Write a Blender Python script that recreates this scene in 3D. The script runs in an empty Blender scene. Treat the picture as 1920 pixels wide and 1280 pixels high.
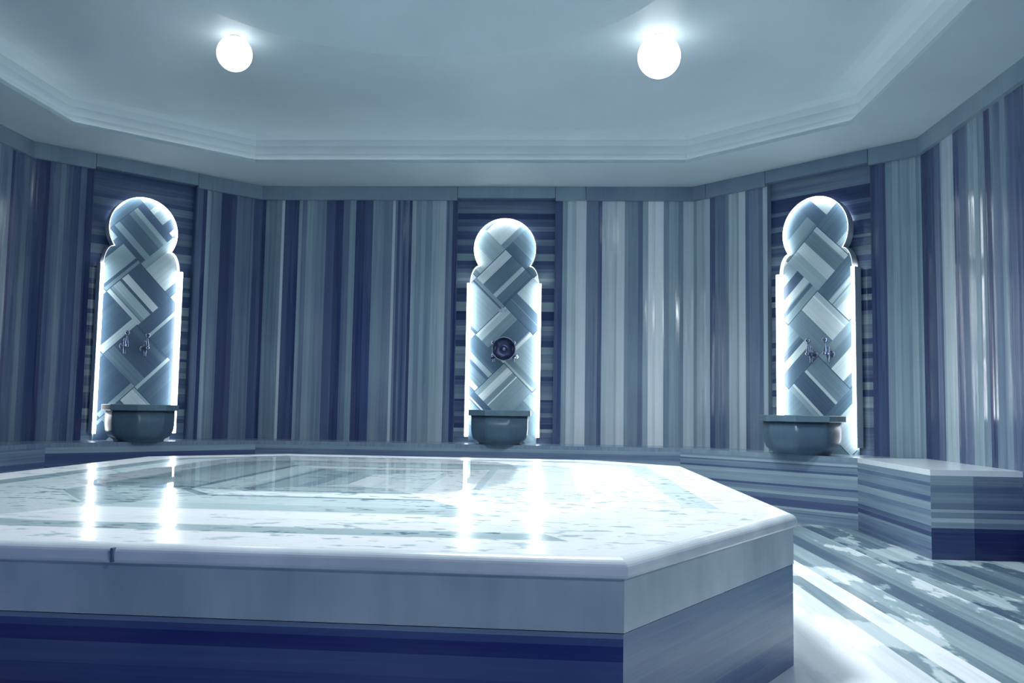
import bpy, bmesh, math, random
from mathutils import Vector, Matrix

# ------------------------------------------------------------------ camera, world, exposure
sc = bpy.context.scene
COL = sc.collection
sc.view_settings.view_transform = 'Standard'
sc.view_settings.look = 'None'
sc.view_settings.gamma = 1.0
sc.view_settings.use_curve_mapping = False
sc.view_settings.exposure = 0.3
try:
    sc.cycles.use_denoising = True
    sc.cycles.max_bounces = 10
    sc.cycles.diffuse_bounces = 5
    sc.cycles.sample_clamp_indirect = 6.0
    sc.cycles.caustics_reflective = False
except Exception:
    pass

cam_d = bpy.data.cameras.new('camera')
cam = bpy.data.objects.new('camera', cam_d)
COL.objects.link(cam)
cam_d.sensor_width = 36.0
cam_d.lens = 1632.03 / 1920 * 36.0
cam_d.clip_start = 0.02
_p, _r, _y = 0.0773, 0.0163, -0.0553
_f = Vector((math.sin(_y) * math.cos(_p), math.cos(_y) * math.cos(_p), math.sin(_p)))
_rt = Vector((math.cos(_y), -math.sin(_y), 0))
_up = _rt.cross(_f)
_r2 = _rt * math.cos(_r) + _up * math.sin(_r)
_u2 = -_rt * math.sin(_r) + _up * math.cos(_r)
m = Matrix((( _r2.x, _u2.x, -_f.x, 0.7227), (_r2.y, _u2.y, -_f.y, -3.6065), (_r2.z, _u2.z, -_f.z, 0.7329), (0, 0, 0, 1)))
cam.matrix_world = m
sc.camera = cam

w = bpy.data.worlds.new('world')
sc.world = w
w.use_nodes = True
w.node_tree.nodes['Background'].inputs[0].default_value = (0.045, 0.09, 0.72, 1)
w.node_tree.nodes['Background'].inputs[1].default_value = 0.30

LIGHT_COL = (0.90, 0.97, 1.0)
def area(name, loc, size, power, color=LIGHT_COL, spread=180, rot=(0, 0, 0)):
    d = bpy.data.lights.new(name, 'AREA'); d.shape = 'DISK'; d.size = size
    d.energy = power; d.color = color; d.spread = math.radians(spread)
    o = bpy.data.objects.new(name, d); COL.objects.link(o); o.location = loc; o.rotation_euler = rot
    return o
def point(name, loc, power, r=0.1, color=LIGHT_COL):
    d = bpy.data.lights.new(name, 'POINT'); d.energy = power; d.shadow_soft_size = r; d.color = color
    o = bpy.data.objects.new(name, d); COL.objects.link(o); o.location = loc
    return o
area('dome_downlight', (0.50, -0.50, 2.95), 0.7, 76, spread=150)
def spot(name, loc, target, power, angle, r=0.12, blend=0.6, color=LIGHT_COL):
    d = bpy.data.lights.new(name, 'SPOT'); d.energy = power; d.color = color; d.shadow_soft_size = r
    d.spot_size = math.radians(angle); d.spot_blend = blend
    o = bpy.data.objects.new(name, d); COL.objects.link(o); o.location = loc
    o.rotation_euler = (Vector(target) - Vector(loc)).to_track_quat('-Z', 'Y').to_euler()
    return o
spot('front_right_fill', (2.5, -3.9, 2.35), (1.3, -0.9, 0.1), 75, 78)  # added fill from behind the camera for the platform's near right faces
GLOBE_R = 3.4       # radiance of the balls imitating bloom round the two visible lamps
GLOBE_L = 2.6
STRIP = 10.0
COVE = 2.3

# ------------------------------------------------------------------ geometry constants
S2 = 2 ** -0.5
HW, HB, HS = 2.454, 0.456, 0.439     # cornice underside, bench top, platform top
HC0, HC1 = 2.569, 2.80               # soffit, upper ceiling
AB, AD, AR, AL = 3.5, 3.75, 3.10, 3.045
WALLS = {   # outward normal, distance, tangent (left to right)
    'back': ((0, 1), AB, (1, 0)),
    'back_right': ((S2, S2), AD, (S2, -S2)),
    'back_left': ((-S2, S2), AD, (S2, S2)),
    'right': ((1, 0), AR, (0, -1)),
    'left': ((-1, 0), AL, (0, 1)),
}
def isect(a, b, oa=0.0, ob=0.0):
    (n1, d1, _), (n2, d2, _) = WALLS[a], WALLS[b]
    d1 -= oa; d2 -= ob
    det = n1[0] * n2[1] - n1[1] * n2[0]
    return ((d1 * n2[1] - d2 * n1[1]) / det, (n1[0] * d2 - n2[0] * d1) / det)
def wp(wn, u, z, out=0.0):       # point on a wall; out = distance into the room
    n, d, t = WALLS[wn]
    return (n[0] * (d - out) + t[0] * u, n[1] * (d - out) + t[1] * u, z)
def wu(wn, p):
    t = WALLS[wn][2]
    return p[0] * t[0] + p[1] * t[1]

# ------------------------------------------------------------------ materials
def nt(name):
    mt = bpy.data.materials.new(name); mt.use_nodes = True
    t = mt.node_tree
    return mt, t, t.nodes['Principled BSDF']
def N(t, typ, **kw):
    n = t.nodes.new(typ)
    for k, v in kw.items():
        if k in n.inputs.keys() if hasattr(n.inputs, 'keys') else False:
            n.inputs[k].default_value = v
        else:
            setattr(n, k, v)
    return n
def math_n(t, op, a, b=None, clamp=False):
    n = t.nodes.new('ShaderNodeMath'); n.operation = op; n.use_clamp = clamp
    for i, v in enumerate((a, b)):
        if v is None: continue
        if isinstance(v, (int, float)): n.inputs[i].default_value = v
        else: t.links.new(v, n.inputs[i])
    return n.outputs[0]
RAMP = [(0.0, (0.016, 0.024, 0.105)), (0.3, (0.072, 0.108, 0.215)), (0.6, (0.295, 0.40, 0.455)), (1.0, (0.80, 0.86, 0.89))]
def ramp(t, fac, stops):
    r = t.nodes.new('ShaderNodeValToRGB')
    e = r.color_ramp.elements
    while len(e) < len(stops): e.new(0.5)
    for i, (p, c) in enumerate(stops):
        e[i].position = p; e[i].color = (*c, 1) if len(c) == 3 else c
    t.links.new(fac, r.inputs[0])
    return r.outputs[0]
def noise(t, vec, scale, detail=3, rough=0.55):
    n = t.nodes.new('ShaderNodeTexNoise')
    n.inputs['Scale'].default_value = scale; n.inputs['Detail'].default_value = detail
    n.inputs['Roughness'].default_value = rough
    t.links.new(vec, n.inputs['Vector'])
    return n.outputs[0]
def mapping(t, vec, scale=(1, 1, 1), rot=(0, 0, 0)):
    n = t.nodes.new('ShaderNodeMapping'); n.inputs['Scale'].default_value = scale; n.inputs['Rotation'].default_value = rot
    t.links.new(vec, n.inputs['Vector'])
    return n.outputs[0]
def smooth(t, v, lo, hi):
    n = t.nodes.new('ShaderNodeMapRange'); n.interpolation_type = 'SMOOTHSTEP'
    n.inputs['From Min'].default_value = lo; n.inputs['From Max'].default_value = hi
    t.links.new(v, n.inputs['Value'])
    return n.outputs[0]

def marble(name, streak=0.24, cloud=0.14, rough=0.2, spec=0.45, bump=0.03, stops=RAMP, fine=60.0, gain=1.0, banded=0.0):
    """polished veined stone: the tone of each band comes from the mesh, streaks and clouds from noise"""
    mt, t, b = nt(name)
    at = t.nodes.new('ShaderNodeAttribute'); at.attribute_name = 'tone'
    uv = t.nodes.new('ShaderNodeUVMap')
    v1 = mapping(t, uv.outputs[0], (fine, 1.3, 1))
    v2 = mapping(t, uv.outputs[0], (3.0, 1.6, 1))
    n1 = noise(t, v1, 1.0, 4, 0.6)
    n2 = noise(t, v2, 1.0, 3)
    a = math_n(t, 'MULTIPLY', math_n(t, 'SUBTRACT', n1, 0.5), streak)
    c = math_n(t, 'MULTIPLY', math_n(t, 'SUBTRACT', n2, 0.5), cloud)
    tone = math_n(t, 'ADD', math_n(t, 'ADD', math_n(t, 'MULTIPLY', at.outputs['Fac'], gain), a), c, True)
    t.links.new(ramp(t, tone, stops), b.inputs['Base Color'])
    rr = math_n(t, 'ADD', math_n(t, 'MULTIPLY', n1, 0.12), rough - 0.06)
    if banded:      # some bands are worn duller than others
        nb_ = noise(t, mapping(t, uv.outputs[0], (16, .25, 1)), 1.0, 2)
        rr = math_n(t, 'ADD', rr, math_n(t, 'MULTIPLY', smooth(t, nb_, 0.60, 0.44), banded))
    t.links.new(rr, b.inputs['Roughness'])
    b.inputs['Specular IOR Level'].default_value = spec
    if bump:
        bp = t.nodes.new('ShaderNodeBump'); bp.inputs['Strength'].default_value = bump; bp.inputs['Distance'].default_value = 0.02
        t.links.new(noise(t, mapping(t, uv.outputs[0], (14, 3, 1)), 1.0, 2), bp.inputs['Height'])
        t.links.new(bp.outputs[0], b.inputs['Normal'])
    return mt

M = {}
M['wall'] = marble('vertical_veined_marble', rough=0.12, bump=0.04, streak=0.18, spec=0.5, banded=0.5)
M['niche'] = marble('horizontal_veined_marble', rough=0.13, bump=0.06)
M['panel'] = marble('herringbone_marble', rough=0.3, spec=0.3, streak=0.2, fine=90, stops=[(0, (.03, .05, .11)), (.3, (.085, .145, .20)), (.6, (.27, .38, .42)), (1, (.78, .85, .87))])
M['base'] = marble('shade_navy_marble', rough=0.25, spec=0.3, cloud=0.26, stops=[(0, (.014, .024, .17)), (.3, (.07, .115, .27)), (.6, (.25, .345, .41)), (1, (.8, .86, .89))])  # navy tint imitates the shade on the platform base
TEAL = [(0, (.03, .05, .11)), (.3, (.085, .145, .20)), (.6, (.27, .38, .42)), (1, (.78, .85, .87))]
M['trim'] = marble('cornice_marble', streak=0.06, cloud=0.2, rough=0.25)
M['bench'] = marble('bench_marble', rough=0.2, spec=0.4)
M['apron'] = marble('clouded_marble', streak=0.14, cloud=0.5, rough=0.25, fine=9, stops=TEAL)
M['basin'] = marble('basin_marble', streak=0.1, cloud=0.25, rough=0.3, spec=0.3, fine=8, stops=TEAL)

def platform_mat():
    mt, t, b = nt('wet_white_marble')
    at = t.nodes.new('ShaderNodeAttribute'); at.attribute_name = 'tone'
    tc = t.nodes.new('ShaderNodeTexCoord'); ob = tc.outputs['Object']
    uv = t.nodes.new('ShaderNodeUVMap')
    n1 = noise(t, mapping(t, uv.outputs[0], (40, 1.2, 1)), 1.0, 4, 0.6)
    n2 = noise(t, ob, 2.2, 3)
    spk = noise(t, mapping(t, ob, (16, 30, 1)), 1.0, 2, 0.5)
    sp2 = noise(t, ob, 1.6, 2)
    specks = math_n(t, 'MULTIPLY', smooth(t, spk, 0.58, 0.66), smooth(t, sp2, 0.36, 0.58))
    tone = math_n(t, 'ADD', math_n(t, 'ADD', at.outputs['Fac'], math_n(t, 'MULTIPLY', math_n(t, 'SUBTRACT', n1, 0.5), 0.16)),
                  math_n(t, 'MULTIPLY', math_n(t, 'SUBTRACT', n2, 0.5), 0.16))
    tone = math_n(t, 'SUBTRACT', tone, math_n(t, 'MULTIPLY', specks, 0.38), True)
    t.links.new(ramp(t, tone, [(0, (0.05, 0.09, 0.14)), (0.35, (0.20, 0.30, 0.34)), (0.65, (0.50, 0.62, 0.64)), (1, (0.90, 0.92, 0.93))]), b.inputs['Base Color'])
    # the still film of water over the middle of the platform
    sep = t.nodes.new('ShaderNodeSeparateXYZ'); t.links.new(ob, sep.inputs[0])
    wob = math_n(t, 'MULTIPLY', math_n(t, 'SUBTRACT', noise(t, ob, 3.0, 3), 0.5), 0.9)
    dx = math_n(t, 'DIVIDE', math_n(t, 'ADD', sep.outputs[0], 0.30), 0.80)
    dy = math_n(t, 'DIVIDE', math_n(t, 'SUBTRACT', sep.outputs[1], 0.35), 1.0)
    r2 = math_n(t, 'ADD', math_n(t, 'POWER', math_n(t, 'ABSOLUTE', dx), 4.0), math_n(t, 'POWER', math_n(t, 'ABSOLUTE', dy), 4.0))
    pud = smooth(t, math_n(t, 'ADD', r2, wob), 1.15, 0.85)
    mr = t.nodes.new('ShaderNodeMapRange'); t.links.new(pud, mr.inputs['Value'])
    mr.inputs['To Min'].default_value = 0.20; mr.inputs['To Max'].default_value = 0.02
    t.links.new(mr.outputs[0], b.inputs['Roughness'])
    ms = t.nodes.new('ShaderNodeMapRange'); t.links.new(pud, ms.inputs['Value'])
    ms.inputs['To Min'].default_value = 0.09; ms.inputs['To Max'].default_value = 0.5
    t.links.new(ms.outputs[0], b.inputs['Specular IOR Level'])
    bp = t.nodes.new('ShaderNodeBump'); bp.inputs['Distance'].default_value = 0.01
    t.links.new(math_n(t, 'MULTIPLY', math_n(t, 'SUBTRACT', 1.0, pud), 0.10), bp.inputs['Strength'])
    t.links.new(noise(t, ob, 22, 3), bp.inputs['Height'])
    t.links.new(bp.outputs[0], b.inputs['Normal'])
    return mt
M['platform'] = platform_mat()

def floor_mat():
    mt, t, b = nt('striped_wet_floor')
    at = t.nodes.new('ShaderNodeAttribute'); at.attribute_name = 'tone'
    tc = t.nodes.new('ShaderNodeTexCoord'); ob = tc.outputs['Object']
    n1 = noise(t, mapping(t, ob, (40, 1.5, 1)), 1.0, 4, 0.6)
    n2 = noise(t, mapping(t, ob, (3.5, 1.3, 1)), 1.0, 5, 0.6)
    glare_patch = smooth(t, n2, 0.52, 0.555)  # white patches painted as bright reflections on the wet floor
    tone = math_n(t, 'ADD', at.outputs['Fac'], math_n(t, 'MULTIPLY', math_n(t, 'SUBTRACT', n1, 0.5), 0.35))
    mx = math_n(t, 'ADD', tone, math_n(t, 'MULTIPLY', glare_patch, 0.34), True)
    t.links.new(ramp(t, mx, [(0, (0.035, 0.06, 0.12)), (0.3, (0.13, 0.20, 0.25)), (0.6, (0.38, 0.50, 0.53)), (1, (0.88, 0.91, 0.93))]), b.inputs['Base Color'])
    rg = t.nodes.new('ShaderNodeMapRange'); t.links.new(glare_patch, rg.inputs['Value'])
    rg.inputs['To Min'].default_value = 0.28; rg.inputs['To Max'].default_value = 0.4
    t.links.new(rg.outputs[0], b.inputs['Roughness'])
    b.inputs['Specular IOR Level'].default_value = 0.22
    bp = t.nodes.new('ShaderNodeBump'); bp.inputs['Strength'].default_value = 0.08; bp.inputs['Distance'].default_value = 0.01
    t.links.new(noise(t, ob, 18, 3), bp.inputs['Height']); t.links.new(bp.outputs[0], b.inputs['Normal'])
    return mt
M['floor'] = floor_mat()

def plain(name, col, rough=0.5, spec=0.4, metal=0.0, mottled=0.06, scale=3.0):
    mt, t, b = nt(name)
    tc = t.nodes.new('ShaderNodeTexCoord')
    n = noise(t, tc.outputs['Object'], scale, 4)
    lo = [max(0, c * (1 - mottled * 2)) for c in col]; hi = [min(1, c * (1 + mottled * 2)) for c in col]
    t.links.new(ramp(t, n, [(0.3, lo), (0.7, hi)]), b.inputs['Base Color'])
    b.inputs['Roughness'].default_value = rough; b.inputs['Metallic'].default_value = metal
    b.inputs['Specular IOR Level'].default_value = spec
    return mt
M['plaster'] = plain('painted_plaster', (0.51, 0.61, 0.655), 0.45, 0.35, mottled=0.03, scale=1.2)
M['bronze'] = plain('dark_bronze', (0.10, 0.13, 0.20), 0.3, 0.5, 0.9, 0.2, 30)
M['copper'] = plain('dark_copper', (0.06, 0.075, 0.15), 0.35, 0.5, 0.8, 0.2, 25)
M['chrome'] = plain('chrome_knob', (0.75, 0.80, 0.84), 0.15, 0.5, 0.9, 0.05, 10)
M['rimmetal'] = plain('bright_rim_metal', (0.30, 0.36, 0.45), 0.3, 0.5, 0.9, 0.1, 40)  # paler metal for the bowl's rim and boss
M['housing'] = plain('led_housing', (0.55, 0.60, 0.64), 0.5, 0.3)
M['plate'] = plain('grey_metal_plate', (0.32, 0.40, 0.46), 0.35, 0.5, 0.4)
def glow(name, strength, col=(0.92, 0.97, 1.0)):
    mt, t, b = nt(name)
    e = t.nodes.new('ShaderNodeEmission'); e.inputs[0].default_value = (*col, 1); e.inputs[1].default_value = strength
    t.links.new(e.outputs[0], t.nodes['Material Output'].inputs[0]); t.nodes.remove(b)
    return mt
M['led'] = glow('led_diffuser', STRIP)
M['led_dim'] = glow('led_diffuser_dim', 1.6)
M['halo'] = glow('led_rear', 5.0)
M['cove'] = glow('cove_led', COVE)
M['globeR'] = glow('lamp_bloom', GLOBE_R)
M['globeL'] = glow('lamp_bloom_dimmer', GLOBE_L)

# ------------------------------------------------------------------ mesh builder
class MB:
    def __init__(s): s.v = []; s.f = []; s.t = []; s.uv = []; s.mi = []; s.sm = []
    def poly(s, pts, tone=0.5, uvs=None, mi=0, smooth=False):
        i = len(s.v); s.v += [tuple(p) for p in pts]; s.f.append(list(range(i, i + len(pts))))
        s.t.append(tone if isinstance(tone, (list, tuple)) else [tone] * len(pts))
        s.uv.append(uvs or [(p[0] + p[1] * 0.7, p[2]) for p in pts]); s.mi.append(mi); s.sm.append(smooth)
    def box(s, lo, hi, tone=0.5, mi=0):
        (x0, y0, z0), (x1, y1, z1) = lo, hi
        q = [(x0, y0, z0), (x1, y0, z0), (x1, y1, z0), (x0, y1, z0), (x0, y0, z1), (x1, y0, z1), (x1, y1, z1), (x0, y1, z1)]
        for a in ((0, 3, 2, 1), (4, 5, 6, 7), (0, 1, 5, 4), (1, 2, 6, 5), (2, 3, 7, 6), (3, 0, 4, 7)):
            s.poly([q[k] for k in a], tone, mi=mi)
    def prism(s, pts, z0, z1, tone=0.5, top=None, mi=0, cap0=True):   # pts anticlockwise in plan
        s.poly([(x, y, z1) for x, y in pts], tone if top is None else top, [(y, x) for x, y in pts], mi)
        if cap0: s.poly([(x, y, z0) for x, y in reversed(pts)], tone, mi=mi)
        for a, b in zip(pts, pts[1:] + pts[:1]):
            s.poly([(a[0], a[1], z0), (b[0], b[1], z0), (b[0], b[1], z1), (a[0], a[1], z1)], tone, mi=mi)
    def rings(s, rings, tone=0.5, closed=True, cap=(False, False), mi=0, smooth=True, us=3.0):
        """skin between successive rings of equal length"""
        n = len(rings[0])
        for k in range(len(rings) - 1):
            for i in range(n if closed else n - 1):
                j = (i + 1) % n
                P = [rings[k][i], rings[k][j], rings[k + 1][j], rings[k + 1][i]]
                s.poly(P, tone, [(i / n * us, k * .1), ((i + 1) / n * us, k * .1), ((i + 1) / n * us, k * .1 + .1), (i / n * us, k * .1 + .1)], mi, smooth)
        if cap[0]: s.poly(list(reversed(rings[0])), tone, mi=mi)
        if cap[1]: s.poly(rings[-1], tone, mi=mi)
    def build(s, name, mats, parent=None, weld=False):
        me = bpy.data.meshes.new(name)
        me.from_pydata(s.v, [], s.f)
        if not isinstance(mats, (list, tuple)): mats = [mats]
        for mm in mats: me.materials.append(mm)
        ca = me.color_attributes.new('tone', 'FLOAT_COLOR', 'CORNER')
        ul = me.uv_layers.new(name='UVMap')
        k = 0
        for fi, pl in enumerate(me.polygons):
            pl.material_index = s.mi[fi]; pl.use_smooth = s.sm[fi]
            for c in range(len(s.f[fi])):
                tv = s.t[fi][c]
                ca.data[k].color = (tv, tv, tv, 1); ul.data[k].uv = s.uv[fi][c]; k += 1
        if weld:
            bm = bmesh.new(); bm.from_mesh(me)
            bmesh.ops.remove_doubles(bm, verts=bm.verts, dist=1e-5)
            bmesh.ops.recalc_face_normals(bm, faces=bm.faces)
            bm.to_mesh(me); bm.free()
        o = bpy.data.objects.new(name, me); COL.objects.link(o)
        if parent: o.parent = parent
        return o
def thing(name, label, cat, loc=(0, 0, 0), rz=0.0, group=None):
    o = bpy.data.objects.new(name, None); COL.objects.link(o); o.empty_display_size = 0.1
    o.location = loc; o.rotation_euler = (0, 0, rz); o['label'] = label; o['category'] = cat
    if group: o['group'] = group
    return o
def struct(o):
    o['kind'] = 'structure'; return o
def clip(poly, n, d):           # keep the side n.p <= d of a convex polygon (2-D)
    out = []
    for a, b in zip(poly, poly[1:] + poly[:1]):
        da, db = n[0] * a[0] + n[1] * a[1] - d, n[0] * b[0] + n[1] * b[1] - d
        if da <= 1e-9: out.append(a)
        if (da < -1e-9 and db > 1e-9) or (da > 1e-9 and db < -1e-9):
            k = da / (da - db); out.append((a[0] + (b[0] - a[0]) * k, a[1] + (b[1] - a[1]) * k))
    return out
def circle(r, n, c=(0, 0, 0), ph=0.0): return [(c[0] + r * math.cos(ph + 2 * math.pi * i / n), c[1] + r * math.sin(ph + 2 * math.pi * i / n), c[2]) for i in range(n)]

def bands(lst, end, rng, jit=0.035):
    """(start, tone) list -> fine sub-bands (a, b, tone left, tone right)"""
    out = []
    for i, (a, tn) in enumerate(lst):
        b = lst[i + 1][0] if i + 1 < len(lst) else end
        k = max(1, min(4, int((b - a) / 0.03)))
        cs = [a] + sorted(a + (b - a) * rng.uniform(0.1, 0.9) for _ in range(k - 1)) + [b]
        for p, q in zip(cs, cs[1:]):
            t0 = tn + rng.uniform(-jit, jit)
            out.append((p, q, t0 + rng.uniform(-.02, .02), t0 + rng.uniform(-.02, .02)))
    return out
def rand_list(a, b, rng, lo=0.1, hi=0.6, wmin=0.03, wmax=0.14):
    out = []; u = a; last = .3
    while u < b:
        tn = rng.choice((rng.uniform(lo, lo + .15), rng.uniform(lo + .15, hi), rng.uniform(lo + .2, hi)))
        if abs(tn - last) < .08: tn = last + (.12 if last < (lo + hi) / 2 else -.12)
        out.append((u, tn)); last = tn; u += rng.uniform(wmin, wmax)
    return out

# ------------------------------------------------------------------ stripes read from the place
BL = [(-1.804, .3), (-1.793, .08), (-1.763, .5), (-1.73, .42), (-1.675, .45), (-1.625, .72), (-1.602, .22), (-1.502, .12), (-1.479, .5), (-1.451, .35), (-1.41, .48), (-1.328, .42), (-1.246, .28), (-1.173, .12), (-1.101, .4), (-1.046, .46), (-.996, .12), (-.919, .24), (-.851, .47), (-.756, .42), (-.684, .68), (-.662, .4), (-.644, .25), (-.621, .38), (-.603, .28), (-.576, .35), (-.544, .12), (-.52, .55), (-.486, .46), (-.441, .55), (-.405, .45), (-.351, .6), (-.234, .32), (-.208, .38), (-.181, .12)]
BR = [(.67, .18), (.734, .45), (.773, .65), (.812, .58), (.846, .72), (.928, .32), (1.025, .22), (1.059, .6), (1.103, .68), (1.161, .6), (1.18, .75), (1.243, .42), (1.354, .3), (1.393, .55), (1.436, .9), (1.475, .75), (1.494, .92), (1.561, .35), (1.605, .5), (1.682, .38), (1.72, .68)]
DRL = [(-1.226, .5), (-1.167, .65), (-1.12, .58), (-1.092, .65), (-1.04, .25), (-.989, .35), (-.862, .62), (-.791, .5), (-.77, .72), (-.711, .3), (-.674, .36), (-.555, .6)]
DRR = [(.288, .15), (.322, .32), (.374, .2), (.394, .5), (.441, .6), (.481, .5), (.495, .6), (.534, .5), (.56, .62), (.599, .52), (.619, .6)]
RR = [(-2.21, .15), (-2.004, .42), (-1.911, .75), (-1.801, .8), (-1.735, .3), (-1.657, .4), (-1.545, .58), (-1.473, .65), (-1.426, .52), (-1.346, .15), (-1.28, .45), (-1.173, .5), (-1.111, .38), (-1.012, .28)]
DLL = [(-.6, .4), (-.519, .3), (-.498, .22), (-.456, .12), (-.424, .35), (-.392, .42), (-.351, .55), (-.316, .35), (-.272, .3), (-.228, .2), (-.22, .45), (-.178, .12)]
DLR = [(.643, .3), (.654, .38), (.7, .12), (.731, .7), (.764, .48), (.816, .5), (.853, .12), (.94, .25), (.983, .42), (1.025, .45), (1.133, .28)]
NICHES = {'back': (-.142, .670), 'back_right': (-.518, .288), 'back_left': (-.127, .643)}
ND = 0.055     # niche depth

C2, C3, C4, C1 = isect('back', 'back_left'), isect('back', 'back_right'), isect('back_right', 'right'), isect('back_left', 'left')
YF = -4.4
rng = random.Random(5)
def vstrips(mb, wn, lst, a, b, z0, z1):
    lst = [(max(a, u), t) for i, (u, t) in enumerate(lst) if u < b and (i + 1 >= len(lst) or lst[i + 1][0] > a)]
    lst[0] = (a, lst[0][1])
    for p, q, t0, t1 in bands(lst, b, rng):
        mb.poly([wp(wn, p, z0), wp(wn, q, z0), wp(wn, q, z1), wp(wn, p, z1)], [t0, t1, t1, t0], [(p, z0), (q, z0), (q, z1), (p, z1)])
def make_wall(wn, segs, ends):
    mb = MB()
    for lst, a, b in segs: vstrips(mb, wn, lst, a, b, 0, HC0)
    if wn in NICHES:
        a, b = NICHES[wn]
        mb.poly([wp(wn, a, 0), wp(wn, b, 0), wp(wn, b, HB), wp(wn, a, HB)], .4)
        mb.poly([wp(wn, a, HW + .02), wp(wn, b, HW + .02), wp(wn, b, HC0), wp(wn, a, HC0)], .4)
    o = struct(mb.build('wall_' + wn, M['wall']))
    if wn in NICHES:
        a, b = NICHES[wn]; nb = MB(); zt = HW + .02
        zl = [(HB, .35)] + [(HB + u, t) for u, t in rand_list(.05, 1.6, rng, .16, .62, .02, .085)]
        top = {'back': [(2.02, .3), (2.09, .42), (2.14, .24), (2.21, .38), (2.25, .30), (2.31, .08), (2.36, .42)],
               'back_right': [(2.02, .22), (2.10, .4), (2.14, .2), (2.22, .38), (2.25, .12), (2.35, .42)],
               'back_left': [(2.02, .36), (2.08, .24), (2.13, .3), (2.21, .36), (2.27, .22), (2.30, .36), (2.37, .3)]}[wn]
        zl = [x for x in zl if x[0] < 2.0] + top
        for p, q, t0, t1 in bands(zl, zt, rng, .04):
            nb.poly([wp(wn, a, p, -ND), wp(wn, b, p, -ND), wp(wn, b, q, -ND), wp(wn, a, q, -ND)], [t0, t0, t1, t1], [(p, a), (p, b), (q, b), (q, a)])
        nb.poly([wp(wn, a, HB, -ND), wp(wn, a, zt, -ND), wp(wn, a, zt), wp(wn, a, HB)], .55)  # jamb painted paler for the backlight on it
        nb.poly([wp(wn, b, HB), wp(wn, b, zt), wp(wn, b, zt, -ND), wp(wn, b, HB, -ND)], .3)  # opposite jamb painted darker as the unlit side
        nb.poly([wp(wn, a, zt), wp(wn, a, zt, -ND), wp(wn, b, zt, -ND), wp(wn, b, zt)], .4)
        nb.poly([wp(wn, a, HB), wp(wn, b, HB), wp(wn, b, HB, -ND), wp(wn, a, HB, -ND)], .45)
        nb.build('niche', M['niche'], o)
    return o
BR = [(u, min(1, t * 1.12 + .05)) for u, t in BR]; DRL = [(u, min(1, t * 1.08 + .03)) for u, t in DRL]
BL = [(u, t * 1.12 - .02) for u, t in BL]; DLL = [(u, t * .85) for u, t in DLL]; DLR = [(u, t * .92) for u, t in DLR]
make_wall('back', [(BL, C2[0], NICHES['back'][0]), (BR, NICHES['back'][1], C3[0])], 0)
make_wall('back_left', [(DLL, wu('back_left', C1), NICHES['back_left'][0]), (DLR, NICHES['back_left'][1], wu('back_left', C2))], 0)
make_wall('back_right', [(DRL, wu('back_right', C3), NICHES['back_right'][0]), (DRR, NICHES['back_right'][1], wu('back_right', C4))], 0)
make_wall('right', [([(u, t * .9) for u, t in RR] + rand_list(-.92, 4.4, rng, .12, .5), -C4[1], -YF)], 0)
make_wall('left', [(rand_list(YF, 1.9, rng, .12, .5) + [(1.9, .45), (1.99, .42), (2.06, .12), (2.09, .36), (2.2, .42)], YF, C1[1])], 0)

# floor: bands run front to back
mb = MB()
FT = lambda x: 1.0 if x < 1.85 else .60  # bands beside the platform whiter: the pool of light painted in
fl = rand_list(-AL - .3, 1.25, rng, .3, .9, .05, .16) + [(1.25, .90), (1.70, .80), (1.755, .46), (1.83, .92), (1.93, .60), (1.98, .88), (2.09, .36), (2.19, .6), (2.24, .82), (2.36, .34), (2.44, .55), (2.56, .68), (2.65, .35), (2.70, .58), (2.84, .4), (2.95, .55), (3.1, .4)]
fe = AR + .3
sk = 0.022
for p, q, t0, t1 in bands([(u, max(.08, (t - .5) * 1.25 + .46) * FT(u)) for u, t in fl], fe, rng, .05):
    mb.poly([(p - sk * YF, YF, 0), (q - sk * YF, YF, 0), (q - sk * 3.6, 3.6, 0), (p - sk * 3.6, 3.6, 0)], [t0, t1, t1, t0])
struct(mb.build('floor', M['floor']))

# cornice strips (one per wall)
def cornice(idx, wn, a_in, b_in, joints, a_out, b_out):
    mb = MB(); P = 0.03
    js = [None] + joints + [None]
    ui0, ui1 = wu(wn, a_in), wu(wn, b_in); uo0, uo1 = wu(wn, a_out), wu(wn, b_out)
    g = .002
    for i in range(len(js) - 1):
        l, r = js[i], js[i + 1]
        il, ol = (ui0, uo0) if l is None else (l + g, l + g)
        ir, orr = (ui1, uo1) if r is None else (r - g, r - g)
        zb = HW
        if wn in NICHES and l is not None and r is not None and abs((l + r) / 2 - sum(NICHES[wn]) / 2) < .2: zb = HW + .02
        tn = .5 + rng.uniform(-.05, .05)
        mb.poly([wp(wn, il, zb, P), wp(wn, ir, zb, P), wp(wn, ir, HC0, P), wp(wn, il, HC0, P)], tn)
        mb.poly([wp(wn, ol, zb, 0), wp(wn, orr, zb, 0), wp(wn, ir, zb, P), wp(wn, il, zb, P)], tn)
        if l is not None: mb.poly([wp(wn, il, zb, 0), wp(wn, il, zb, P), wp(wn, il, HC0, P), wp(wn, il, HC0, 0)], tn)
        if r is not None: mb.poly([wp(wn, ir, zb, P), wp(wn, ir, zb, 0), wp(wn, ir, HC0, 0), wp(wn, ir, HC0, P)], tn)
    struct(mb.build('trim_%d' % idx, M['trim']))
P_ = .03
I2, I3, I4, I1 = isect('back', 'back_left', P_, P_), isect('back', 'back_right', P_, P_), isect('back_right', 'right', P_, P_), isect('back_left', 'left', P_, P_)
cornice(1, 'back', I2, I3, [-.142, .67, .92], C2, C3)
cornice(2, 'back_left', I1, I2, [-.127, .643], C1, C2)
cornice(3, 'back_right', I3, I4, [-1.06, -.518, .288], C3, C4)
cornice(4, 'right', I4, (AR - P_, YF), [-.6, .8, 2.2], C4, (AR, YF))
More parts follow.
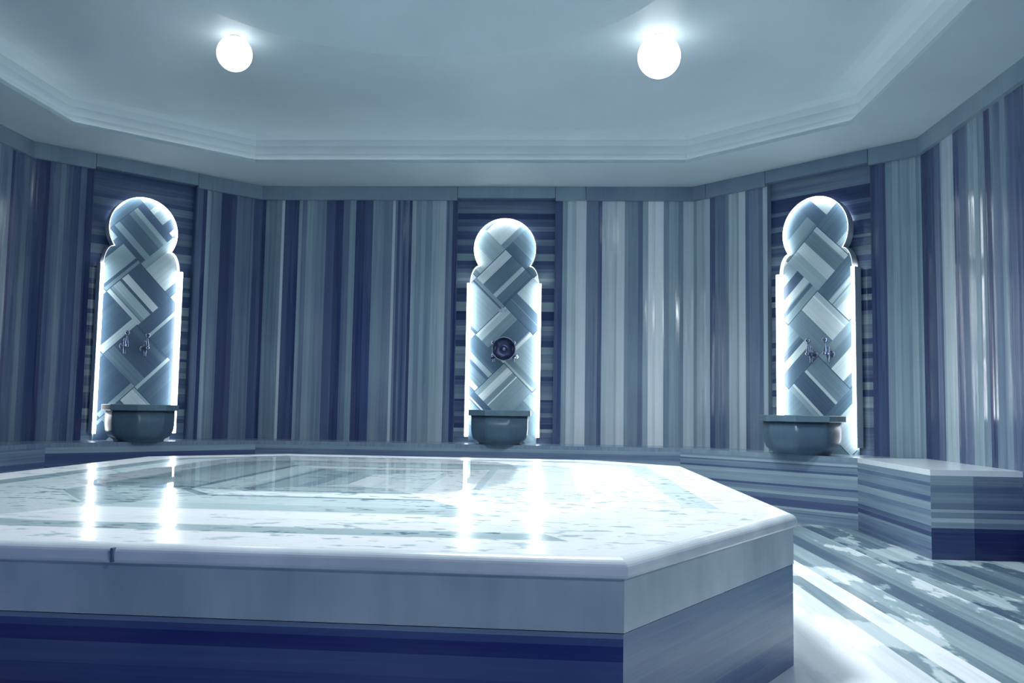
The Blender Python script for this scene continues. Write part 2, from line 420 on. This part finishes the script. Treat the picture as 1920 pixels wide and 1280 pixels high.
cornice(5, 'left', (-AL + P_, YF), I1, [-2.2, -.8, .7], (-AL, YF), C1)

# ceiling: soffit ring, riser, upper ceiling with a round dome
inner = [(1.63, 2.78), (-1.61, 2.78), (-2.53, 1.90), (-2.53, -1.90), (-1.61, -2.78), (1.63, -2.78), (2.55, -1.90), (2.55, 1.90)]
outer = [C3, C2, C1, (-AL, YF), (AR, YF), C4]
bm = bmesh.new()
es = []
for loop in (inner, outer):
    vs = [bm.verts.new((x, y, HC0)) for x, y in loop]
    es += [bm.edges.new((vs[i], vs[(i + 1) % len(vs)])) for i in range(len(vs))]
bmesh.ops.triangle_fill(bm, edges=es, use_beauty=True)
mb = MB()
for f in bm.faces:
    P = [v.co.copy() for v in f.verts]
    if f.normal.z > 0: P.reverse()
    mb.poly(P)
bm.free()
def inset_loop(loop, d):      # loop is anticlockwise seen from above
    out = []; n = len(loop)
    for i in range(n):
        p0, p1, p2 = loop[i - 1], loop[i], loop[(i + 1) % n]
        def ln(a, b):
            dx, dy = b[0] - a[0], b[1] - a[1]; L = math.hypot(dx, dy)
            nx, ny = -dy / L, dx / L
            return nx, ny, nx * a[0] + ny * a[1] + d
        a, b = ln(p0, p1), ln(p1, p2)
        det = a[0] * b[1] - a[1] * b[0]
        out.append(((a[2] * b[1] - b[2] * a[1]) / det, (a[0] * b[2] - b[0] * a[2]) / det))
    return out
prof = [(0, HC0), (0, HC0 + .025), (-.07, HC0 + .025), (-.07, 2.66), (-.055, 2.715), (-.03, 2.755), (.01, 2.782), (.07, 2.796), (.12, HC1)]
loops = [[(x, y, z) for x, y in (inset_loop(inner, d) if d else inner)] for d, z in prof]
for k in range(len(loops) - 1):
    for i in range(8):
        j = (i + 1) % 8
        mb.poly([loops[k][i], loops[k + 1][i], loops[k + 1][j], loops[k][j]], smooth=False)
RD = 1.36
lp = [(x, y) for x, y, z in loops[-1]]
angs = sorted(set([2 * math.pi * i / 96 for i in range(96)] + [math.atan2(y, x) % (2 * math.pi) for x, y in lp]))
def ray_poly(a):
    d = (math.cos(a), math.sin(a)); best = 9
    for p, q in zip(lp, lp[1:] + lp[:1]):
        ex, ey = q[0] - p[0], q[1] - p[1]; det = d[0] * (-ey) + d[1] * ex
        if abs(det) < 1e-9: continue
        t = (p[0] * (-ey) + p[1] * ex) / det; s_ = (d[0] * p[1] - d[1] * p[0]) / det
        if t > 0 and -1e-6 <= s_ <= 1 + 1e-6: best = min(best, t)
    return (d[0] * best, d[1] * best, HC1)
for a, b in zip(angs, angs[1:] + angs[:1]):
    ca, cb = (RD * math.cos(a), RD * math.sin(a), HC1), (RD * math.cos(b), RD * math.sin(b), HC1)
    mb.poly([ray_poly(b), ray_poly(a), ca, cb])
rise = .26; RS = (RD * RD + rise * rise) / (2 * rise); zc = HC1 + rise - RS
drs = [[(RD * math.cos(a), RD * math.sin(a), HC1) for a in angs]]
for k in range(1, 13):
    z_ = HC1 + rise * (1 - (1 - k / 12.0) ** 2)
    r_ = max(0.02, math.sqrt(max(0, RS * RS - (z_ - zc) ** 2)))
    drs.append([(r_ * math.cos(a), r_ * math.sin(a), z_) for a in angs])
for k in range(len(drs) - 1):
    for i in range(len(angs)):
        j = (i + 1) % len(angs)
        mb.poly([drs[k][j], drs[k][i], drs[k + 1][i], drs[k + 1][j]], smooth=True)
CV = [inset_loop(inner, -.028), inset_loop(inner, -.050)]
for i in range(8):
    j = (i + 1) % 8
    mb.poly([(*CV[0][i], HC0 + .03), (*CV[0][j], HC0 + .03), (*CV[1][j], HC0 + .03), (*CV[1][i], HC0 + .03)], mi=1)
o = struct(mb.build('ceiling', [M['plaster'], M['cove']]))
bm = bmesh.new(); bm.from_mesh(o.data); bmesh.ops.remove_doubles(bm, verts=bm.verts, dist=1e-4); bm.to_mesh(o.data); bm.free()

# ------------------------------------------------------------------ benches along the walls
BD = 0.38; RB = 0.464; LB = 0.345; YR = 1.03; YL = 0.75
F2, F3 = isect('back', 'back_left', BD, BD), isect('back', 'back_right', BD, BD)
F4, F1 = isect('back_right', 'right', BD, RB), isect('back_left', 'left', BD, LB)
def face_bands(mb, a, b, lst, rr):
    for p, q, t0, t1 in bands(lst, HB - .03, rr, .03):
        L = math.hypot(b[0] - a[0], b[1] - a[1])
        mb.poly([(a[0], a[1], p), (b[0], b[1], p), (b[0], b[1], q), (a[0], a[1], q)], [t0, t0, t1, t1], [(p, 0), (p, L), (q, L), (q, 0)])
def bench(label, plan, fronts, seat_tone, group='marble benches round the walls'):
    """plan anticlockwise; fronts = [(a, b, band list, part name)]"""
    cx = sum(p[0] for p in plan) / len(plan); cy = sum(p[1] for p in plan) / len(plan)
    t = thing('marble_bench', label, 'bench', (cx, cy, 0), 0, group)
    def mv(p): return (p[0] - cx, p[1] - cy)
    pl = [mv(p) for p in plan]
    mb = MB(); mb.prism(pl, HB - .03, HB, seat_tone); mb.build('seat_slab', M['bench'], t)
    for a, b, lst, nm in fronts:
        mb = MB(); a, b = mv(a), mv(b)
        face_bands(mb, a, b, lst, rng)
        dx, dy = b[0] - a[0], b[1] - a[1]; L = math.hypot(dx, dy); nx, ny = -dy / L * .02, dx / L * .02
        a2, b2 = (a[0] + nx, a[1] + ny), (b[0] + nx, b[1] + ny)
        mb.poly([(b2[0], b2[1], 0), (a2[0], a2[1], 0), (a2[0], a2[1], HB - .03), (b2[0], b2[1], HB - .03)], .4)
        mb.build(nm, M['bench'], t)
    return t
BF = [(0, .4), (.08, .3), (.16, .5), (.24, .35), (.30, .48), (.36, .36), (.40, .52)]
RF1 = [(0, .42), (.07, .46), (.085, .62), (.10, .28), (.15, .34), (.18, .58), (.20, .44), (.235, .3), (.25, .55), (.29, .5), (.31, .58), (.335, .32), (.35, .45), (.385, .40), (.395, .66), (.41, .48)]
RF2 = [(0, .36), (.10, .48), (.115, .2), (.14, .36), (.17, .5), (.22, .42), (.25, .6), (.29, .34), (.32, .48), (.37, .36), (.39, .52)]
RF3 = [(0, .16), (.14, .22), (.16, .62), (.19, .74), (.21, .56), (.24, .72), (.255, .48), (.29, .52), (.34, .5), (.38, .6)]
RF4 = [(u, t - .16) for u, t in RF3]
LF = [(0, .3), (.12, .4), (.24, .3), (.34, .22), (.385, .5)]
bench('long grey marble bench along the back wall between the two angled walls', [F2, F3, C3, C2], [(F2, F3, BF, 'front_panel')], .46)
bench('striped marble bench along the angled wall left of the back wall', [F1, F2, C2, C1], [(F1, F2, LF, 'front_panel')], .42)
bench('striped marble bench along the angled wall right of the back wall', [F3, F4, C4, C3], [(F3, F4, RF1, 'front_panel')], .5)
xm = AR - RB + .215
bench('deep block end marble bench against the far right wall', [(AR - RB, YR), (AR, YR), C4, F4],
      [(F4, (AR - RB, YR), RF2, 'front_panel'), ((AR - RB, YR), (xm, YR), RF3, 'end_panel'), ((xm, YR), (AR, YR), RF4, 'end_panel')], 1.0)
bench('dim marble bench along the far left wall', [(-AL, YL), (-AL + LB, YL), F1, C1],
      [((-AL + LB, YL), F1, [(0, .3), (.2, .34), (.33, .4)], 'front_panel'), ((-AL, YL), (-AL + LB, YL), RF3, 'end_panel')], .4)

# ------------------------------------------------------------------ the heated platform
PV = [(.863, -1.84), (1.43, -.96), (1.40, 1.20), (.93, 1.62), (-.93, 1.665), (-1.565, 1.13), (-1.565, -.96), (-.93, -1.79)]   # anticlockwise
pt = thing('heated_platform', 'large wet white marble octagonal platform in the middle of the room', 'platform', (0, 0, 0))
def edges_of(loop):
    E = []
    for a, b in zip(loop, loop[1:] + loop[:1]):
        dx, dy = b[0] - a[0], b[1] - a[1]; L = math.hypot(dx, dy); n = (-dy / L, dx / L)   # inward
        E.append((n, n[0] * a[0] + n[1] * a[1], (dx / L, dy / L)))
    return E
TOP = inset_loop(PV, .030)
ED = edges_of(TOP)
mb = MB()
RG = [(0, .98), (.17, .96), (.185, .55), (.275, .60), (.29, .92), (.44, .96), (.58, .86), (.60, .60), (.74, .68), (.95, .40), (.985, .84), (1.12, .72), (1.15, .45), (1.18, .62), (1.30, .50), (1.36, .66), (1.46, .55), (3, .6)]
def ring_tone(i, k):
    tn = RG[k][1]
    if i in (1, 2) and tn < .8: tn = tn * .45 + .5      # rings on the right toned close to plain white
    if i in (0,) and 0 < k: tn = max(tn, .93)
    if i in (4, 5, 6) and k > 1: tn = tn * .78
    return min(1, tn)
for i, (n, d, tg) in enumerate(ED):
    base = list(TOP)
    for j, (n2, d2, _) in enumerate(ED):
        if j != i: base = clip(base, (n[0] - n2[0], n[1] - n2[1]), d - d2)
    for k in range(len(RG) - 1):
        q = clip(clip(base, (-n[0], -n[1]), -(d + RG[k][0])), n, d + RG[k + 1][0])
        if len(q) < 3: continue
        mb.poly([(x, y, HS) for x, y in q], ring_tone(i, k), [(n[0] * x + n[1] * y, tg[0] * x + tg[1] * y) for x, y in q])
nose = [(.030, HS)] + [(.030 - .030 * math.sin(math.pi / 2 * k / 8.0), HS - .026 * (1 - math.cos(math.pi / 2 * k / 8.0))) for k in range(1, 9)] + [(0, HS - .033), (.003, HS - .038), (.010, HS - .041), (.05, HS - .041)]
NL = [[(x, y, z) for x, y in (inset_loop(PV, d) if d else PV)] for d, z in nose]
for k in range(len(NL) - 1):
    for i in range(8):
        j = (i + 1) % 8
        A, B_, C_, D_ = NL[k][i], NL[k + 1][i], NL[k + 1][j], NL[k][j]
        mb.poly([A, B_, C_, D_], .98 if k < 2 else .9, mi=1)
# chipped joint between two edge stones at the front left
mb.box((-.206, -1.8162, HS - .037), (-.200, -1.79, HS - .008), .3, 1)
mb.build('top_slab', [M['platform'], M['apron']], pt)
AP = inset_loop(PV, .012); AZ = .29
for i in range(8):
    a, b = AP[i], AP[(i + 1) % 8]
    L = math.hypot(b[0] - a[0], b[1] - a[1])
    mb = MB()
    n = max(1, int(L / .9))
    for k in range(n):
        p = [a[0] + (b[0] - a[0]) * k / n, a[1] + (b[1] - a[1]) * k / n]; q = [a[0] + (b[0] - a[0]) * (k + 1) / n, a[1] + (b[1] - a[1]) * (k + 1) / n]
        tn = (.74 if i in (0, 1) else .68) + rng.uniform(-.05, .05)  # light on the right-hand faces painted in as a paler tone
        mb.poly([(*p, AZ + .002), (*q, AZ + .002), (*q, HS - .041), (*p, HS - .041)], tn, [(L * k / n, 0), (L * (k + 1) / n, 0), (L * (k + 1) / n, .12), (L * k / n, .12)])
        mb.poly([(*p, AZ + .002), (p[0] + ED[i][0][0] * .02, p[1] + ED[i][0][1] * .02, AZ + .002), (q[0] + ED[i][0][0] * .02, q[1] + ED[i][0][1] * .02, AZ + .002), (*q, AZ + .002)], .2)
    mb.build('apron_panel', M['apron'], pt)
BP = inset_loop(PV, .014)
BB_SHADE = [(0, .40), (.06, .34), (.09, .08), (.15, .16), (.19, .22), (.235, .06), (.265, .20), (.280, .46)]  # darker set: shade of the unlit faces painted into the stone
BB_LIT = [(0, .42), (.05, .40), (.09, .48), (.15, .44), (.19, .50), (.235, .46), (.265, .42), (.280, .5)]  # lighter set: light on the right-hand faces painted into the stone
for i in range(8):
    a, b = BP[i], BP[(i + 1) % 8]
    mb = MB(); L = math.hypot(b[0] - a[0], b[1] - a[1])
    for p, q, t0, t1 in bands(BB_LIT if i in (0, 1) else BB_SHADE, AZ, rng, .04):
        mb.poly([(*a, p), (*b, p), (*b, q), (*a, q)], [t0, t0, t1, t1], [(p, 0), (p, L), (q, L), (q, 0)])
    mb.build('base_panel', M['base'], pt)

# ------------------------------------------------------------------ backlit panels in the niches
HBW = .277; HR = .25; HZ = 1.584; NK = (.206, 1.442); SZ = 1.297
def arc(cx, cz, rx, rz, a0, a1, n): return [(cx + rx * math.cos(a0 + (a1 - a0) * i / n), cz + rz * math.sin(a0 + (a1 - a0) * i / n)) for i in range(n + 1)]
body = [(-HBW, 0), (HBW, 0), (HBW, SZ)] + arc(NK[0], SZ, HBW - NK[0], NK[1] - SZ, 0.15, math.pi / 2, 8) + \
       [(-x, z) for x, z in reversed(arc(NK[0], SZ, HBW - NK[0], NK[1] - SZ, 0.15, math.pi / 2, 8))] + [(-HBW, SZ)]
na = math.atan2(NK[1] - HZ, NK[0])
head = arc(0, HZ, HR, HR, na, math.pi - na, 48)
head[0] = NK; head[-1] = (-NK[0], NK[1])
rim_line = arc(NK[0], SZ, HBW - NK[0], NK[1] - SZ, 0.02, math.pi / 2, 8) + head + [(-x, z) for x, z in reversed(arc(NK[0], SZ, HBW - NK[0], NK[1] - SZ, 0.02, math.pi / 2, 8))]
YF0, YB0 = -.02, .012
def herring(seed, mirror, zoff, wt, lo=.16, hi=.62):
    rr = random.Random(seed); mb = MB(); W_ = wt
    tiles = []
    for i in range(-8, 9):
        for j in range(-8, 9):
            tiles.append((i - .5, j - .5, i + .5, j + .5, 'a' if (i + j) % 2 == 0 else 'b'))
    for (i0, j0, i1, j1, ax) in tiles:
        # stripes across the tile, long axis a (up-right) or b (down-right)
        tn0 = rr.uniform(lo, hi); ns = rr.randint(3, 7)
        cs = [0] + sorted(rr.uniform(.06, .94) for _ in range(ns - 1)) + [1]
        tn = [min(.9, max(.16, tn0 + rr.choice((-1, 1)) * rr.uniform(.03, .34))) for _ in range(ns)]
        seg = list(zip(cs, cs[1:], tn))
        seg = [(0, .02, .12)] + [(max(.02, a), b, t) for a, b, t in seg if b > .02]
        for a, b, t_ in seg:
            if ax == 'a': q = [(i0, j0 + a), (i1, j0 + a), (i1, j0 + b), (i0, j0 + b)]
            else: q = [(i0 + a, j0), (i0 + b, j0), (i0 + b, j1), (i0 + a, j1)]
            P = [((u + v) * W_ * S2 * mirror, (u - v) * W_ * S2 + zoff) for u, v in q]
            if mirror < 0: P.reverse()
            if P[0][0] is None: continue
            for cvx in (body, head):
                R = P
                for A, B_ in zip(cvx, cvx[1:] + cvx[:1]):
                    dx, dz = B_[0] - A[0], B_[1] - A[1]
                    if math.hypot(dx, dz) < 1e-6: continue
                    R = clip(R, (dz, -dx), dz * A[0] - dx * A[1])
                    if len(R) < 3: break
                if len(R) >= 3:
                    area_ = sum(R[k][0] * R[(k + 1) % len(R)][1] - R[(k + 1) % len(R)][0] * R[k][1] for k in range(len(R))) / 2
                    if area_ < 0: R = R[::-1]
                    uv = [((x * mirror - z) * S2 if ax == 'a' else (x * mirror + z) * S2, (x * mirror + z) * S2 if ax == 'a' else (x * mirror - z) * S2) for x, z in R]
                    mb.poly([(x, YF0, z) for x, z in R], t_, uv)
    outl = [(-HBW, 0), (HBW, 0), (HBW, SZ)] + rim_line + [(-HBW, SZ)]
    for a, b in zip(outl, outl[1:] + outl[:1]):
        mb.poly([(a[0], YF0, a[1]), (a[0], YB0, a[1]), (b[0], YB0, b[1]), (b[0], YF0, b[1])], .5)
    return mb
def back_panel(wn, cu, label, seed, mirror, zoff, wt, dz=0.0, lo=.30, hi=.60):
    n, d, t = WALLS[wn]
    rz = math.atan2(t[1], t[0])
    p = wp(wn, cu, HB)
    th = thing('backlit_panel', label, 'wall panel', p, rz, 'glowing figure shaped panels in the niches')
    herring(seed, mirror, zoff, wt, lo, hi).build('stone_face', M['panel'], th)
    for sx in (-1, 1):
        x0, x1 = HBW + .001, HBW + .024
        zb, yf = .05, -.080
        mb = MB()
        def bx(xa, xb, ya, yb, za, zb_, mi):
            a, b = sorted((xa * sx, xb * sx)); mb.box((a, ya, za), (b, yb, zb_), .5, mi)
        bx(x0, x1, yf, YB0, zb, SZ, 0)
        bx(x1 + .0005, x1 + .004, yf + .004, YB0, zb, SZ, 1)
        bx(x0, x1, YB0 + .0005, YB0 + .003, zb, SZ, 1)
        mb.build('light_strip', [M['led'], M['housing']], th)
    # lip round the shoulders and head, lit on its inner and front faces
    mb = MB(); yf = -.062
    L = rim_line; ns_ = 9; n_ = len(L)
    off = []
    for k in range(n_):
        a, b = L[max(0, k - 1)], L[min(n_ - 1, k + 1)]
        dx, dz_ = b[0] - a[0], b[1] - a[1]; l_ = math.hypot(dx, dz_) or 1
        off.append((dz_ / l_, -dx / l_))
    for k in range(n_ - 1):
        def P(q, e, y): return (L[q][0] + off[q][0] * e, y, L[q][1] + off[q][1] * e)
        e0, e1, e2 = .001, .0035, .007
        mk = 0 if ns_ <= k < n_ - 1 - ns_ else 2
        mb.poly([P(k, e0, YF0), P(k + 1, e0, YF0), P(k + 1, e0, yf), P(k, e0, yf)], .5, mi=mk)
        mb.poly([P(k, e0, yf), P(k + 1, e0, yf), P(k + 1, e1, yf), P(k, e1, yf)], .5, mi=mk)
        mb.poly([P(k, e1, yf), P(k + 1, e1, yf), P(k + 1, e2, yf + .003), P(k, e2, yf + .003)], .5, mi=1)
        mb.poly([P(k, e2, yf + .003), P(k + 1, e2, yf + .003), P(k + 1, e2, YB0), P(k, e2, YB0)], .5, mi=1)
        mb.poly([P(k, e0, YF0), P(k, e2, YB0), P(k + 1, e2, YB0), P(k + 1, e0, YF0)], .5, mi=1)
    mb.build('rim_light', [M['led'], M['housing'], M['led_dim']], th)
    # hidden rear light that throws the halo on the niche wall
    mb = MB()
    A = arc(0, HZ, .20, .20, .3, math.pi - .3, 24); B_ = arc(0, HZ, .235, .235, .3, math.pi - .3, 24)
    for k in range(24):
        mb.poly([(A[k][0], YB0 + .004, A[k][1]), (A[k + 1][0], YB0 + .004, A[k + 1][1]), (B_[k + 1][0], YB0 + .004, B_[k + 1][1]), (B_[k][0], YB0 + .004, B_[k][1])], .5)
    mb.build('rear_light', M['halo'], th)
    # stand-offs that hold the slab against the niche wall
    for zz in (.25, 1.1):
        for xx in (-.15, .15):
            mb = MB(); mb.box((xx - .02, YB0, zz), (xx + .02, ND, zz + .04), .3); mb.build('bracket', M['housing'], th)
    return th, rz
P_C = .262; P_R = -.098; P_L = .230
back_panel('back', P_C, 'glowing figure shaped marble panel in the back wall niche, behind the hanging bowl', 11, 1, .884, .332)
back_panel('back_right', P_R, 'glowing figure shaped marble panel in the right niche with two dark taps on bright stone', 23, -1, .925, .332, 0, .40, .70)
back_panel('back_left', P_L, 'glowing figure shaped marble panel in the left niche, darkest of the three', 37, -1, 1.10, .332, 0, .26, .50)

# ------------------------------------------------------------------ wash basins on the bench
def octo(r, th, k):        # blend of circle and octagon of apothem r
    a = (th + math.pi / 8) % (math.pi / 4) - math.pi / 8
    ro = r / math.cos(a)
    return ro * k + r * 1.03 * (1 - k)
def ring_o(r, z, k, n=64): return [(octo(r, 2 * math.pi * i / n, k) * math.cos(2 * math.pi * i / n), octo(r, 2 * math.pi * i / n, k) * math.sin(2 * math.pi * i / n), z) for i in range(n)]
def basin(wn, cu, out, label, sx=1.0):
    t = WALLS[wn][2]; p = wp(wn, cu, HB, out)
    th = thing('wash_basin', label, 'basin', p, math.atan2(t[1], t[0]), 'marble basins on the bench')
    mb = MB()
    outp = [(.158, 0, .3), (.164, .004, .3), (.166, .012, .3), (.184, .024, .4), (.204, .045, .6), (.215, .08, .75), (.219, .12, .85), (.219, .222, .9)]
    inp = [(.185, .222, .5), (.182, .16, .4), (.165, .09, .3), (.12, .05, .1), (.05, .04, 0), (.004, .038, 0)]
    mb.rings([ring_o(r * sx, z, k) for r, z, k in outp + inp], .24, cap=(True, True))
    mb.build('bowl', M['basin'], th, weld=True)
    mb = MB()
    rp = [(.186, .222), (.238, .222), (.241, .225), (.241, .262), (.238, .265), (.190, .265), (.186, .261), (.186, .222)]
    mb.rings([ring_o(r * sx, z, 1.0) for r, z in rp], .36, smooth=False)
    mb.build('rim', M['basin'], th, weld=True)
    return th
basin('back', P_C - .002, .268, 'octagonal grey marble basin below the hanging bowl on the back bench')
basin('back_right', -.085, .285, 'octagonal grey marble basin at the foot of the right panel, largest in view', 1.10)
basin('back_left', .195, .268, 'octagonal dark marble basin at the foot of the left panel')

# ------------------------------------------------------------------ taps, bowl, hook
def cyl(mb, p, q, r0, r1=None, n=16, mi=0, tone=.5):
    r1 = r0 if r1 is None else r1
    p, q = Vector(p), Vector(q); ax = (q - p).normalized()
    a = ax.orthogonal().normalized(); b = ax.cross(a)
    R = [[p + (a * math.cos(2 * math.pi * i / n) + b * math.sin(2 * math.pi * i / n)) * r0 for i in range(n)],
         [q + (a * math.cos(2 * math.pi * i / n) + b * math.sin(2 * math.pi * i / n)) * r1 for i in range(n)]]
    mb.rings(R, tone, cap=(True, True), mi=mi)
def lathe(mb, prof, origin, axis, n=24, mi=0, tone=.5, cap=(False, False)):
    o, ax = Vector(origin), Vector(axis).normalized(); a = ax.orthogonal().normalized(); b = ax.cross(a)
    mb.rings([[o + ax * h + (a * math.cos(2 * math.pi * i / n) + b * math.sin(2 * math.pi * i / n)) * r for i in range(n)] for r, h in prof], tone, cap=cap, mi=mi)
def tap(wn, u, z, label, knob='bronze', out=0.02):
    t = WALLS[wn][2]; p = wp(wn, u, z, out)
    th = thing('water_tap', label, 'tap', p, math.atan2(t[1], t[0]), 'bronze taps on the niche panels')
    mb = MB(); lathe(mb, [(.001, -.006), (.02, -.006), (.024, -.003), (.024, 0.0), (.001, 0.0)], (0, 0, 0), (0, 1, 0)); mb.build('wall_flange', M['bronze'], th, weld=True)
    mb = MB()
    lathe(mb, [(.001, 0), (.012, 0), (.010, .02), (.015, .03), (.017, .045), (.015, .06), (.010, .068), (.012, .085), (.013, .10), (.009, .112), (.001, .116)], (0, -.004, 0), (0, -1, 0))
    lathe(mb, [(.012, 0), (.010, .012), (.006, .02), (.009, .028), (.010, .036), (.005, .044), (.001, .046)], (0, -.045, .012), (0, 0, 1))
    mb.build('body', M['bronze'], th, weld=True)
    mb = MB()
    lathe(mb, [(.012, 0), (.011, .02), (.008, .032), (.010, .046), (.006, .046), (.006, .02), (.001, .02)], (0, -.05, -.012), (0, 0, -1)); mb.build('spout', M['bronze'], th, weld=True)
    mb = MB()
    lathe(mb, [(.010, 0), (.012, .012), (.009, .03), (.006, .05), (.005, .068), (.001, .07)], (0, -.095, .008), (0, 0, 1)); mb.build('stem', M['bronze'], th, weld=True)
    mb = MB()
    lathe(mb, [(.001, -.018), (.010, -.016), (.017, -.008), (.019, 0), (.017, .008), (.010, .016), (.001, .018)], (0, -.095, .094), (0, .35, 1)); mb.build('handle', M[knob], th, weld=True)
    return th
ZC = HB
tap('back_right', P_R - .03, ZC + .70, 'dark bronze tap nearer the back wall on the right panel')
tap('back_right', P_R + .098, ZC + .70, 'dark bronze tap farther from the back wall on the right panel')
tap('back_left', P_L - .105, ZC + .70, 'shadowy tap on the left half of the left panel')
tap('back_left', P_L + .045, ZC + .69, 'shadowy tap on the right half of the left panel')
tap('back', P_C - .075, ZC + .715, 'bronze tap half hidden on the left of the hanging bowl')
tk = tap('back', P_C + .085, ZC + .715, 'bronze tap half hidden on the right of the hanging bowl')
pb = wp('back', P_C + .012, ZC + .755, .02)
hb_ = thing('hanging_bowl', 'round dark metal bath bowl hung on the taps of the back panel', 'bowl', pb)
mb = MB()
pr = [(.001, 0), (.040, 0), (.062, .006), (.082, .022), (.093, .042), (.095, .046), (.091, .046), (.080, .026), (.060, .011), (.030, .006), (.022, .010), (.012, .018), (.001, .020)]
lathe(mb, pr, (0, -.118, 0), (0, -1, 0), 40); mb.build('dish', M['copper'], hb_, weld=True)
mb = MB()
lathe(mb, [(.0935, .044), (.0965, .0445), (.0965, .048), (.0905, .048), (.0905, .0445), (.0935, .044)], (0, -.118, 0), (0, -1, 0), 40); mb.build('rim', M['rimmetal'], hb_, weld=True)
mb = MB()
lathe(mb, [(.014, .018), (.014, .022), (.006, .023), (.001, .023)], (0, -.118, 0), (0, -1, 0), 20); mb.build('centre_boss', M['rimmetal'], hb_, weld=True)
mb = MB(); lathe(mb, [(.001, -.016), (.009, -.013), (.016, 0), (.009, .013), (.001, .016)], (.102, -.13, -.062), (0, 0, 1), 20)
mb.build('ball_grip', M['chrome'], hb_, weld=True)
for args in (((.07, -.135, -.05), (.098, -.13, -.061), .008), ((-.06, -.125, -.055), (-.10, -.115, -.075), .013, .010), ((0, -.118, .03), (0, .0, .012), .006)):
    mb = MB(); cyl(mb, *args); mb.build('hanging_arm', M['copper'], hb_)
pk = wp('back', P_C - .008, 1.535, .02)
hk = thing('wall_hook', 'small grey metal hook plate above the hanging bowl on the back panel', 'hook', pk)
mb = MB(); mb.box((-.034, -.006, -.014), (.034, 0, .014), .5); mb.box((-.014, -.006, .014), (.014, 0, .026), .5); mb.build('plate', M['plate'], hk)
mb = MB(); cyl(mb, (0, -.005, -.004), (0, -.026, -.004), .005); cyl(mb, (0, -.024, -.006), (0, -.024, .012), .005); mb.build('peg', M['plate'], hk)

# ------------------------------------------------------------------ ceiling lamps
def globe(x, y, r, mat, label, beam):  # glowing ball stands in for the bloom of a recessed downlight
    th = thing('ceiling_lamp', label, 'lamp', (x, y, HC1), 0, 'round glowing ceiling lamps')
    mb = MB(); lathe(mb, [(.001, 0), (r * .35, 0), (r * .35, -.008), (.001, -.008)], (0, 0, 0), (0, 0, 1), 32); mb.build('mounting_plate', M['housing'], th, weld=True)
    mb = MB()
    lathe(mb, [(max(.001, r * math.sin(math.pi * (.06 + .94 * k / 16.0))), -.006 - r * .93 + r * math.cos(math.pi * (.06 + .94 * k / 16.0))) for k in range(17)], (0, 0, 0), (0, 0, 1), 32)
    mb.build('bloom_ball', M[mat], th, weld=True)
    spot('lamp_beam', (x, y, HC1 - .02 - r * 1.85), (x * 1.0, y, 0), beam, 136, r * .95, 1.0)
globe(1.25, 1.10, .118, 'globeR', 'brightest round ceiling lamp, right of the dome, nearer the right niche', 165)
globe(-1.130, 1.07, .098, 'globeL', 'smaller looking round ceiling lamp on the left side above the left niche', 36)
